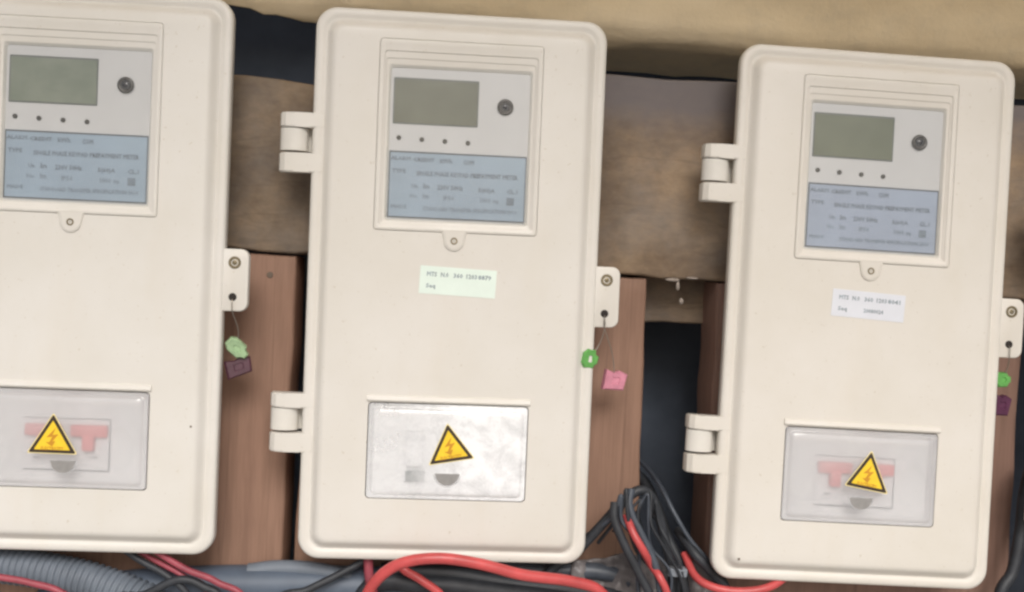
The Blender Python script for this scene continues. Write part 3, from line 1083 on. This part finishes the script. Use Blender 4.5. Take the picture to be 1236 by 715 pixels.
# the bundle between the middle and the right meter
cable('black_cable', [(650, 712, .02), (700, 662, .014), (728, 632, .008), (752, 606, .004), (772, 592, .004), (788, 602, .008), (800, 640, .012), (812, 700, .014), (816, 770, .014)], 0.0034, 'cable_black',
      'thickest black cable arching up from behind the lower right corner of the middle meter', 'cable', GC)
cable('black_cable', [(742, 606, -.002), (742, 628, -.004), (754, 658, -.006), (772, 694, -.006), (786, 725, -.006), (792, 780, -.006)], 0.0030, 'cable_black',
      'black cable on the left side of the cable bundle', 'cable', GC)
cable('black_cable', [(762, 590, .0), (760, 612, -.002), (774, 645, -.004), (790, 680, -.004), (798, 720, -.004), (800, 780, 0)], 0.0026, 'cable_grey',
      'dark grey cable in the middle of the cable bundle', 'cable', GC)
cable('red_cable', [(756, 622, 0), (764, 643, -.008), (776, 664, -.010), (786, 682, -.002), (797, 698, -.008), (806, 722, -.009), (810, 780, -.006)], 0.0026, 'cable_red',
      'red wire running down inside the black cable bundle', 'cable', GC)
rnd = random.Random(11)
for n_, lab in enumerate((
        'thin black wire at the top of the cable tangle, first from the left', 'thin black wire at the top of the cable tangle, second from the left',
        'thin black wire at the top of the cable tangle, third from the left', 'thin black wire at the top of the cable tangle, fourth from the left',
        'thin black wire at the top of the cable tangle, fifth from the left', 'thin black wire at the top of the cable tangle, sixth from the left')):
    j = lambda s_: rnd.uniform(-s_, s_)
    x0 = 744 + n_ * 9
    cable('black_wire', [(x0 - 40 + n_ * 9, 650 + j(10) - n_ * 4, .02), (x0 - 6 + j(5), 618 + j(8), .0), (x0 + 6 + j(5), 598 + j(7), -.004 + j(.003)), (x0 + 10 + j(6), 628 + j(10), -.003 + j(.004)),
                         (x0 + 22 + j(8), 664 + j(8), -.002 + j(.004)), (x0 + 34 + j(10), 700 + j(6), .002 + j(.004)), (x0 + 40 + j(10), 760, .004)],
          rnd.uniform(0.0009, 0.0015), 'cable_black' if n_ % 3 else 'cable_grey', lab, 'wire', GC, n=8)
cable('black_wire', [(755, 540, .085), (782, 566, .06), (798, 588, .034), (812, 616, .02), (832, 650, .016), (858, 682, .014), (880, 720, .014)], 0.0016, 'cable_grey',
      'thin dark wire curving down across the dark opening', 'wire', GC)
cable('black_cable', [(750, 560, .09), (776, 580, .065), (792, 612, .045), (806, 650, .03), (822, 690, .02), (830, 760, .02)], 0.0040, 'cable_black', 'black cable coming out of the dark opening', 'cable', GC)
cable('red_cable', [(826, 668, .02), (838, 694, .008), (858, 708, 0), (890, 714, -.004), (925, 710, -.004), (950, 694, .004), (965, 670, .02)], 0.0028, 'cable_red',
      'red wire sagging under the right meter', 'cable', GC)
cable('black_cable', [(818, 640, .03), (838, 668, .012), (858, 690, .01), (880, 725, .01)], 0.0034, 'cable_black', 'black cable beside the lower left corner of the right meter', 'cable', GC)
cable('black_cable', [(1245, 560, .02), (1236, 600, .02), (1232, 640, .018), (1222, 690, .016), (1205, 730, .014)], 0.0040, 'cable_black', 'black cable at the right edge beside the right meter', 'cable', GC)
# crumpled grey sheeting behind the bundle
bmg = bmesh.new()
gr = []
for i in range(41):
    row = []
    for j in range(25):
        u, v = i / 40, j / 24
        px = 690 + 180 * u
        py = 668 + 26 * abs(u - 0.38) + 6 * mnoise.noise(Vector((u * 7, 2.2, 0))) + 110 * v
        dep = 0.026 + 0.010 * mnoise.noise(Vector((u * 6.1, v * 3.3, 1.7))) + 0.006 * mnoise.noise(Vector((u * 15, v * 9, 4.1)))
        row.append(bmg.verts.new(at(px, py, dep)))
    gr.append(row)
for i in range(40):
    for j in range(24):
        bmg.faces.new((gr[i][j], gr[i + 1][j], gr[i + 1][j + 1], gr[i][j + 1]))
sh = tag(link('plastic_sheet', finish(bmg, 60), 'sheet_grey'), 'crumpled grey plastic sheet under the black cable bundle', 'plastic sheet')
md = sh.modifiers.new('thick', 'SOLIDIFY')
md.thickness = 0.0012
# pale terminal block lying in the bundle
q = at(817, 690, 0.004)
bmq = bmesh.new()
box_bm(bmq, (-0.0066, -0.003, -0.0030), (0.0066, 0.004, 0.0022), 0.0008)
box_bm(bmq, (-0.0060, -0.0036, 0.0012), (0.0060, 0.0030, 0.0030), 0.0006)
cb = link('terminal_block', finish(bmq, 35), 'connector_grey')
cb.location = q
cb.rotation_euler = (0.1, 0.05, 0.1)
tag(cb, 'small pale grey terminal block among the cables right of the bundle', 'connector')
# wires into the block
for dx in (-0.003, 0.003):
    w_ = link('block_wire', tube_mesh([(dx, 0, -0.003), (dx, 0.001, -0.012), (dx * 2, 0.003, -0.024), (dx * 2.5, 0.004, -0.05)], 0.0014, 8, 5), 'cable_black', cb)
